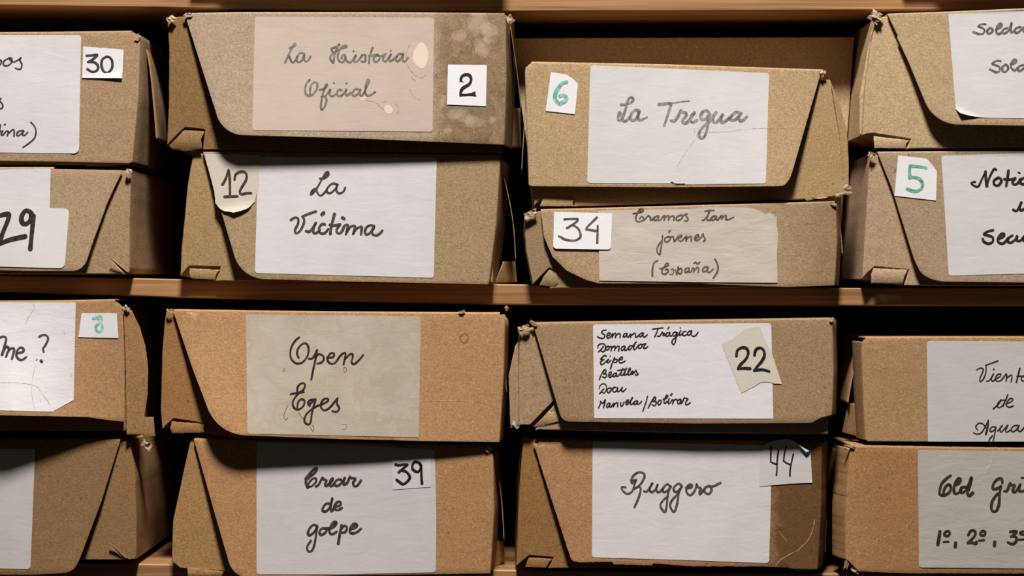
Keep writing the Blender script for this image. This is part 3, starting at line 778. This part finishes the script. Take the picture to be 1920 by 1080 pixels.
      flap=[(325, 584), (450, 586), (638, 588), (937, 590), (944, 602), (942, 700), (934, 829), (800, 827), (638, 823), (408, 814, 46), (361, 691)], top=4, ret=((937, 590), (944, 602), (942, 700), (934, 829), 'R', 8, .05),
      wings=[([(942, 613), (946, 670), (950, 740)], .006, .07)], plates=[],
      labels=[dict(poly=[(461, 589, 4), (789, 593, 5), (785, 820), (464, 813, 5)], col=(.565, .465, .345), blotch=.20, smudge=.16, stain=((.40, .28, .16), 26), text=[(T_OPEN, (52, 40, 32))], marks='open')],
      creases=[((206, 164, 120), (280, 560, 3.6, 3, '480,270 600,375;390,662 520,658 640,664')), ((204, 160, 116), (620, 560, 3.6, 3, '610,690 800,690 1010,693')), ((120, 80, 46), (620, 560, 3.6, 4, '905,235 930,260 905,300 870,265 905,235'))], stickers=[], torn=[(318, 583, 14, 8, .1), (950, 578, 10, 8, .8), (866, 585, 14, 6, -.3)]),
 dict(lab='box numbered 39 with a three-line white label, at the bottom beneath the orange-tinted box', y=0, bow=.012, taper=(430, 920, .6), bot=1078, col=(.47, .305, .165),
      body=[(357, 826), (640, 832), (915, 838), (920, 1070), (640, 1073), (430, 1073)], notch=[(420, 1072), (420, 1072 - 1), (338, 1066), (322, 1052)], left=[(324, 978), (345, 880)],
      tab=[(352, 1064), (420, 1072), (415, 1080), (352, 1080)],
      flap=[(364, 826), (640, 832), (915, 839), (922, 850), (924, 960), (917, 1075), (630, 1079), (438, 1085, 30), (403, 964)], top=3, ret=((922, 850), (924, 960), (917, 1075), 'R', 10, .06),
      wings=[([(926, 852), (936, 905), (942, 960), (945, 1015)], .014, .09)], plates=[([(928, 1014), (945, 1014), (948, 1052), (920, 1070)], .034, 2.2)],
      labels=[dict(poly=[(481, 829, 4), (640, 833), (815, 843, 6), (818, 960), (817, 1073, 5), (640, 1077), (481, 1077, 5)], col=WHITE, text=[(T_CREC, (66, 55, 50))])],
      stickers=[dict(poly=[(735, 862), (807, 858), (808, 913), (736, 918)], col=(.66, .635, .63), text=[(T_39, (34, 28, 25))])],
      torn=[(916, 842, 16, 14, .8)]),
 dict(lab='shallow box with a six-line list label and tape numbered 22', y=-.009, bow=.005, bot=790, col=(.455, .335, .225),
      body=[(974, 622), (1003, 614), (1280, 610), (1555, 603), (1553, 814), (1280, 812), (1010, 806)], notch=[(1004, 806), (1044, 752), (1038, 752), (994, 797)], left=[(973, 797), (972, 710)],
      tab=[(1042, 756), (1052, 788), (1010, 802), (1002, 800)],
      flap=[(1000, 609), (1280, 604), (1559, 600), (1561, 700), (1558, 778), (1540, 783), (1520, 793), (1300, 794), (1054, 790, 12)], top=3, ret=((1559, 600), (1561, 700), (1558, 778), 'R', 14, .02),
      wings=[], plates=[([(972, 640), (966, 650), (954, 705), (957, 795), (973, 803)], .004)],
      labels=[dict(poly=[(1112, 608, 4), (1446, 606, 5), (1450, 785), (1114, 784)], col=(.75, .71, .70), text=[(T_SEM, (46, 38, 38))])],
      stickers=[dict(name='masking_tape', poly=[(1353, 645), (1372, 636), (1388, 623), (1396, 617), (1405, 615), (1424, 611), (1436, 640), (1449, 667), (1456, 690), (1466, 720), (1452, 719), (1440, 716), (1426, 717), (1410, 727), (1390, 737), (1372, 692)], col=(.66, .61, .51), blotch=.10, rough=.4, text=[(T_22, (38, 30, 24))])],
      torn=[(982, 615, 26, 12, -.3), (1000, 606, 18, 9, .5), (966, 796, 20, 16, .3), (1545, 782, 32, 9, -.4), (1560, 600, 10, 10, .4)]),
 dict(lab='worn box with number 44 on a dog-eared slip beside its one-word label', y=.002, bow=.008, taper=(1070, 1530, .5), bot=1060, col=(.40, .25, .12),
      body=[(981, 822), (1280, 826), (1540, 830), (1532, 1060), (1280, 1064), (1048, 1066)], notch=[(1028, 1066), (1038, 1045), (992, 1042), (968, 1062)], left=[(973, 924)],
      tab=[(992, 1045), (1036, 1048), (1028, 1056), (1024, 1065), (984, 1064)],
      flap=[(1000, 831), (1280, 829), (1539, 832), (1538, 950), (1531, 1067), (1490, 1066), (1440, 1062), (1300, 1062), (1225, 1056), (1222, 1060), (1151, 1058), (1148, 1053), (1118, 1054), (1074, 1054, 12), (1069, 1044)], top=3, ret=((1539, 832), (1538, 950), (1531, 1067), 'R', 20, .03), rough=.5, dirty=(.070, .020, (.36, .32, .25)), creases=[((170, 130, 86), (1260, 790, 3.725, 7, '725,1005 760,965 820,930 880,900 900,880 950,830 985,750 995,690')), ((150, 112, 72), (1260, 790, 3.725, 6, '750,770 800,835;700,890 740,940'))],
      wings=[([(1546, 840), (1549, 900), (1549, 980), (1547, 1040)], .016, .08)], plates=[],
      labels=[dict(poly=[(1111, 828, 4), (1446, 835, 5), (1445, 950), (1442, 1056, 6), (1280, 1050), (1110, 1045, 4)], col=(.73, .695, .67), crease=.5, text=[(T_RUGG, (86, 77, 68))])],
      stickers=[dict(name='number_slip', poly=[(1424, 850), (1431, 845), (1436, 832), (1452, 826), (1475, 823), (1497, 828), (1519, 836), (1521, 870), (1523, 905), (1480, 907), (1424, 912)], col=(.65, .62, .61), curls=[(1485, 829, 1521, 851, 3, 2.9), (1500, 914, 1530, 893, 22, .9)], text=[(T_44, (40, 33, 31))])],
      torn=[(1510, 1066, 46, 8, -.05)]),
 dict(lab='box at the right edge with a thin-pen three-line label and no number', y=.003, bow=.003, bot=825, col=(.47, .33, .20),
      body=[(1622, 642), (2280, 640), (2280, 828), (1630, 828), (1626, 760)], notch=None,
      flap=[(1618, 636, 5), (1800, 635), (2280, 635), (2280, 829), (1800, 828), (1625, 827, 3), (1621, 740)], top=3, ret=((1625, 827), (1621, 740), (1618, 636), 'L', 6, .03),
      wings=[([(1612, 640), (1604, 680), (1596, 720), (1590, 757)], .014, .1)], plates=[([(1590, 756), (1600, 756), (1624, 800), (1620, 821), (1578, 811)], .012, -1.5)],
      labels=[dict(poly=[(1738, 639, 5), (1920, 640), (2100, 641), (2100, 828), (1740, 828)], col=(.64, .61, .585), text=[(T_VIEN, (50, 42, 36))])],
      stickers=[], torn=[(1640, 823, 26, 7, .05)]),
 dict(lab='scuffed box at the bottom right corner with 1º, 2º and 3º on its label', y=-.003, bow=.003, bot=1074, col=(.43, .275, .14),
      body=[(1598, 842), (2280, 848), (2280, 1074), (1620, 1074), (1590, 1052), (1590, 955)], notch=None,
      flap=[(1596, 839), (1760, 842), (2280, 849), (2280, 1076), (1700, 1075), (1610, 1071), (1588, 1049), (1588, 955)], top=3, ret=((1588, 1049), (1588, 955), (1596, 839), 'L', 14, .03), rough=.3, dirty=(-.142, .05, (.86, .80, .72)), creases=[((188, 142, 98), (1540, 800, 3.858, 6, '205,965 290,905 370,850 400,820 480,790 590,740 690,650')), ((178, 132, 88), (1540, 800, 3.858, 5, '500,350 540,300;650,150 640,200 655,215 635,260;480,640 500,600;385,660 440,665'))],
      wings=[([(1584, 850), (1574, 900), (1572, 980), (1578, 1040)], .016, .1)], plates=[],
      labels=[dict(poly=[(1721, 843, 5), (1920, 846), (2100, 850), (2100, 1068), (1920, 1066), (1723, 1064, 5)], col=(.66, .62, .58), crease=.85, wrinkle=.0004, text=[(T_OLD, (58, 46, 36))], marks='old')],
      stickers=[], torn=[(1592, 838, 26, 9, -.1), (1588, 1056, 10, 26, .3), (1604, 1070, 20, 8, .4)]),
]
# creases, tide lines and scratches with a shape of their own: (colour, offset kind, strokes)
DROPS = {'hist': [((214, 197, 180), [(640 + a / 3.6, b / 3.6) for a, b in [(545, 280), (575, 310), (590, 370), (575, 440), (545, 470), (500, 440), (478, 400), (490, 340), (515, 300)]]),
   ((211, 193, 176), [(640 + a / 3.6, b / 3.6) for a, b in [(300, 705), (335, 712), (356, 745), (330, 775), (296, 762), (286, 730)]]),
   ((209, 190, 172), [(520 + a / 7.2, 70 + b / 7.2) for a, b in [(1110, 815), (1180, 800), (1215, 825), (1160, 858), (1105, 850)]])]}
MARKS = {
 'hist': [((176, 148, 116), (520, 70, 7.2, 8, "1800,520 1830,560 1872,590;1790,700 1830,780 1872,820 1930,840;1205,855 1290,865 1340,890 1400,950 1440,970;1600,900 1640,960 1620,1030;1790,100 1740,200 1740,330 1790,430 1870,520 1950,545 2010,500;1420,880 1480,850"))],
 'treg': [((196, 186, 180), (1270, 60, 3.178, 3, "0,800 10,780 60,700 105,640 120,600;105,600 98,560;120,600 230,595 330,590 400,577 545,572")), ((60, 50, 44), (950, 60, 3.178, 6, "985,895 1010,905 1060,905"))],
 'me': [((186, 176, 170), (0, 540, 3.6, 4, "240,520 215,640 220,760 235,810;225,108 230,140 190,200 175,240;430,285 435,310;270,750 275,770;480,575 485,600;0,640 120,640 240,660 290,720 340,790"))],
 'open': [((132, 92, 52), (530, 625, 6.0, 7, "60,810 30,870 15,930 30,975 60,950;180,890 210,940 240,965;330,1030 350,1060 340,1100 310,1060;690,385 715,390 712,430 690,432 688,390")),
          ((150, 118, 82), (280, 560, 3.6, 3, "905,470 918,480 908,492 898,482;1300,850 1330,850 1325,880 1300,880"))],
 'old': [((205, 196, 186), (1540, 800, 3.858, 5, "1240,150 1240,200 1225,260 1180,340 1150,400"))],
}

# board and paper colours, some top-to-bottom light falloff put into them (f: flap, b: body, l: label)
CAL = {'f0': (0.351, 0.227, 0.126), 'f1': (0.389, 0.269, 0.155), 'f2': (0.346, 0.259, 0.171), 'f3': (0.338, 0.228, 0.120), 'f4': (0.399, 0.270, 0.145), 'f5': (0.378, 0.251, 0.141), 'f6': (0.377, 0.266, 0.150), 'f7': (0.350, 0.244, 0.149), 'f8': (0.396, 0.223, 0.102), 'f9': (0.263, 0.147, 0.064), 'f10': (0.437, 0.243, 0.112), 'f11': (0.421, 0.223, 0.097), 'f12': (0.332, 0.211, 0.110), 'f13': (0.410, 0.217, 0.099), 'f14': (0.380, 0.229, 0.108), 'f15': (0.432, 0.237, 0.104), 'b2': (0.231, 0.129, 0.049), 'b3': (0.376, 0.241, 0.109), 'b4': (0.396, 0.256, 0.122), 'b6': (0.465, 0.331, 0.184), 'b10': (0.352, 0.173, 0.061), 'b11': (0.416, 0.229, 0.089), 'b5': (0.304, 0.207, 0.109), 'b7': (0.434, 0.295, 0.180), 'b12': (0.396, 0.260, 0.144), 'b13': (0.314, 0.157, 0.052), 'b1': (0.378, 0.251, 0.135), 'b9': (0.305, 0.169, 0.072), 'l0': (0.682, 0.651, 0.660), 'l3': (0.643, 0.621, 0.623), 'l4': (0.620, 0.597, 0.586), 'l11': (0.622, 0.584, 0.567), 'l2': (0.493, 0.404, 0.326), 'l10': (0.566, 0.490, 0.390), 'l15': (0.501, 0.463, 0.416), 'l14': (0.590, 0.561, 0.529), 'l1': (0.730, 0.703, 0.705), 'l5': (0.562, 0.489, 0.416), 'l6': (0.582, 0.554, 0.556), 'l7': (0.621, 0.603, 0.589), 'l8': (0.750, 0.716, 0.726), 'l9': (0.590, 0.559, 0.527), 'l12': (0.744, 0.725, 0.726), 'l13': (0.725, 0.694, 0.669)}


# ---------------------------------------------------------------- shelving
def board_outline(top, bottom, y0, y1, name, parent, mat):
    bm = bmesh.new()
    ring = [W(x, y, y0) for x, y in top] + [W(x, y, y0) for x, y in bottom[::-1]]
    rings = []
    cx = sum((p.z for p in ring)) / len(ring)
    for yy, ins in ((y0, .0012), (y0 + .0012, 0), (y1, 0)):
        vs = []
        for i, p in enumerate(ring):
            s = -1 if i < len(top) else 1
            vs.append(bm.verts.new((p.x, yy, p.z + s * ins)))
        rings.append(vs)
    n = len(ring)
    for a, b in zip(rings, rings[1:]):
        for i in range(n):
            bm.faces.new((a[i], a[(i + 1) % n], b[(i + 1) % n], b[i]))
    bm.faces.new(rings[0]); bm.faces.new(rings[-1][::-1])
    bmesh.ops.recalc_face_normals(bm, faces=bm.faces[:])
    return link_mesh(name, bm, mat, parent, smooth=False)

def slab(name, lo, hi, mat, parent):
    bm = bmesh.new()
    bmesh.ops.create_cube(bm, size=1)
    for v in bm.verts:
        v.co = Vector([lo[i] + (v.co[i] + .5) * (hi[i] - lo[i]) for i in range(3)])
    bmesh.ops.bevel(bm, geom=bm.edges[:], offset=.0015, segments=2, affect='EDGES')
    return link_mesh(name, bm, mat, parent, smooth=False)

SY = .022
shelf = thing('shelving_unit', 'brown wooden shelving holding all the cardboard boxes', 'shelves', (0, SY, 0))
board_outline([(-520, -52), (960, -44), (2440, -46)], [(-520, 6), (0, 11), (320, 15), (640, 20), (960, 22), (1560, 20), (2440, 16)], SY, .46, 'shelf_board', shelf, M_WOOD)
board_outline([(-520, 512), (0, 516), (320, 523), (640, 529), (960, 533), (1600, 540), (2440, 540)], [(-520, 544), (0, 548), (320, 558), (640, 566), (960, 572), (1600, 574), (2440, 574)], SY, .46, 'shelf_board', shelf, M_WOOD)
board_outline([(-520, 1050), (0, 1052), (260, 1057), (640, 1064), (960, 1069), (1550, 1075), (2440, 1079)], [(-520, 1096), (260, 1104), (960, 1116), (2440, 1126)], SY, .46, 'shelf_board', shelf, M_WOOD)
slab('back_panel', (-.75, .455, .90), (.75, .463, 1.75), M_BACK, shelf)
slab('side_panel', (-.775, SY, .0), (-.745, .463, 1.75), M_WOOD, shelf)
slab('side_panel', (.745, SY, .0), (.775, .463, 1.75), M_WOOD, shelf)

# ---------------------------------------------------------------- boxes
for n, B in enumerate(BOXES):
    y = B['y']
    body = list(B['body'])
    zs = [p[1] for p in body]
    base = W(sum(p[0] for p in body) / len(body), max(zs), y)
    root = thing('cardboard_box', B['lab'], 'box', (base.x, y + .12, base.z), 'archive boxes on the shelves')
    stain = None
    if 'stain' in B:
        loc = lambda px, py: W(px, py, y) - Vector(ORG[root.name])
        stain = (loc(B['stain'][0], 0).x, B['stain'][1] * PX, [(loc(a, c).x, loc(a, c).z, rx * PX, rz * PX) for a, c, rx, rz in B['stain'][2]])
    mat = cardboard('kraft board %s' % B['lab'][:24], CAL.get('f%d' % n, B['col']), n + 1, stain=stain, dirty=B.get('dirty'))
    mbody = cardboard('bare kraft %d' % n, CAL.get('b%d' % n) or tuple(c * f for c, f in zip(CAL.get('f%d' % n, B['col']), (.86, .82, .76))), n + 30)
    outline = body + list(B['notch'] or []) + list(B.get('left', []))
    yb = y + .004
    depth = .29
    if B['lab'].startswith(('box with green 6', 'flat box')):
        depth = .060
    prism('box_body', outline, B['notch'], yb, depth, mbody, root, seed=n * 3.1)
    fl = B['flap']
    ty = min(p[1] for p in fl)
    bow, bot = B['bow'], B['bot']
    bx = B.get('taper', (-9999, -9998, 0.0))        # the flap stands out most at its loose end
    def F(px, py, y=y, ty=ty, bow=bow, bot=bot, n=n, bx=bx):
        bow = bow * (1 - bx[2] * max(0.0, min(1.0, (px - bx[0]) / (bx[1] - bx[0]))))
        t = max(0.0, min(1.1, (py - ty) / (bot - ty)))
        w = .0004 * math.sin(px * .013 + n) * math.sin(py * .019 + n * 2) * t
        return y - bow * t ** 1.3 + w
    r = B['ret']
    flap = sheet('lid_flap', fl, F, mat, root, thick=.0016, step=15, top=fl[:B['top']], ret=(r[:-3], r[-3], r[-2], r[-1]) if r else None,
                 lid_depth=depth - .02, rough=B.get('rough', 0.0), seed=n, rim=M_TORN)
    for rgb, mk in B.get('creases', ()):
        for wd in words([mk], 1.5):
            writing('crease_mark', wd, lambda px, py, F=F: F(px, py) - .00012, get_ink(rgb), flap, seed=n)
    if 'tab' in B:
        tb = B['tab']
        cy = sum(p[1] for p in tb) / len(tb)
        sheet('corner_tab', tb, lambda px, py, yb=yb, cy=cy: yb - .0012 + .000006 * (py - cy) ** 2, mbody, root, thick=.0012, step=6, rough=.5, seed=n)
    for pts, a, b in B['wings']:
        wing('side_wing', pts, y + a + .015, y + b + .02, mbody, root)
    for q, pl in enumerate(B['plates']):
        pts, a, sl = pl[0], pl[1], (pl[2] if len(pl) > 2 else .25)
        x0 = min(p[0] for p in pts) if sl > 0 else max(p[0] for p in pts)
        sheet('locking_tab' if pts[0] in ((206, 484), (205, 1020), (160, 302)) else 'side_panel', pts,
              lambda px, py, a=a, x0=x0, sl=sl: y + a + abs(px - x0) * PX * abs(sl), mbody, root, thick=.0014, step=10, rough=.3, seed=n + q)
    for q, t in enumerate(B['torn']):
        crumple('torn_corner', t[0], t[1], y - .002, t[2] * .8, t[3] * .8, M_TORN if q % 2 == 0 else mat, root, n * 10 + q, t[4])
    for q, L in enumerate(B['labels']):
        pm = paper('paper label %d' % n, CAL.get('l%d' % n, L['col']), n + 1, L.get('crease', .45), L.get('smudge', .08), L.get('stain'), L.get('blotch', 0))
        wk = L.get('wrinkle', .00012)
        def FL(px, py, F=F, wk=wk, n=n):
            return F(px, py) - .0003 - wk * (1 + noise.noise(Vector((px * .022, py * .030, n)))) * .5
        lo = sheet('paper_label', L['poly'], FL, pm, root, step=9, curls=L.get('curls', ()), rough=L.get('rough', 0), seed=n)
        for tx, rgb in L['text']:
            for wd in words(tx):
                writing('handwritten_word', wd, lambda px, py, FL=FL: FL(px, py) - .00018, get_ink(rgb), lo, seed=n)
        for rgb, pts in DROPS.get(L.get('marks'), ()):
            sheet('dried_drop', [p + (6,) for p in pts], lambda px, py, FL=FL: FL(px, py) - .00014, paper('dried drop %d' % len(pts), lin(rgb), 91, .1, .04), lo, step=6)
        for rgb, mk in MARKS.get(L.get('marks'), ()):
            if mk[4]:
              for wd in words([mk], 1.5):
                writing('crease_mark', wd, lambda px, py, FL=FL: FL(px, py) - .00012, get_ink(rgb), lo, seed=n)
    for q, L in enumerate(B['stickers']):
        pm = paper('sticker %d' % n, L['col'], n + 40, .25, .05, None, L.get('blotch', 0))
        base_off = .0006 + (B['labels'][0].get('wrinkle', .00012) if B['labels'] else 0)
        def FS(px, py, F=F, bo=base_off):
            return F(px, py) - bo
        so = sheet(L.get('name', 'number_sticker'), L['poly'], FS, pm, root, step=9, curls=L.get('curls', ()), rough=L.get('rough', 0), seed=n + 3)
        for tx, rgb in L['text']:
            writing('handwritten_number', tx, lambda px, py, FS=FS: FS(px, py) - .00018, get_ink(rgb), so, seed=n)
        if 'printed' in L:
            filled('printed_number', L['printed'], lambda px, py, FS=FS: FS(px, py) - .00018, get_ink((36, 31, 28)), so)

# the plain box pushed in behind the box numbered 6
pl = W(1290, 540, .072)
root = thing('cardboard_box', 'plain box seen behind the box numbered 6, only its upper edge showing', 'box', (pl.x, .20, W(0, 534, .072).z))
mb = cardboard('plain back board', (.47, .335, .20), 51)
prism('box_body', [(958, 71), (1602, 69), (1570, 533), (1006, 533), (992, 300)], None, .072, .26, mb, root, seed=9, bulge=0.0)
# two boxes on the shelf above, just out of the frame, whose fronts shade the top board
for (x0, x1, lab) in ((352, 950, 'box on the upper board above the water-stained box'), (1684, 2300, 'box on the upper board above the box with the curling label')):
    root = thing('cardboard_box', lab, 'box', (W((x0 + x1) / 2, -46, 0).x, .14, W(0, -48, 0).z))
    m2 = cardboard('upper ' + lab[-12:], KR, x0 % 7 + 60)
    prism('box_body', [(x0 + 6, -250), (x1 - 6, -250), (x1 - 6, -48), (x0 + 6, -48)], None, .004, .29, m2, root, seed=x0)
    sheet('lid_flap', [(x0 + 30, -252), (x1, -252), (x1, -56), (x0 + 70, -56, 30)], lambda px, py: -.014, m2, root, thick=.0016, step=40, top=[(x0 + 30, -252), (x1, -252)], lid_depth=.26)
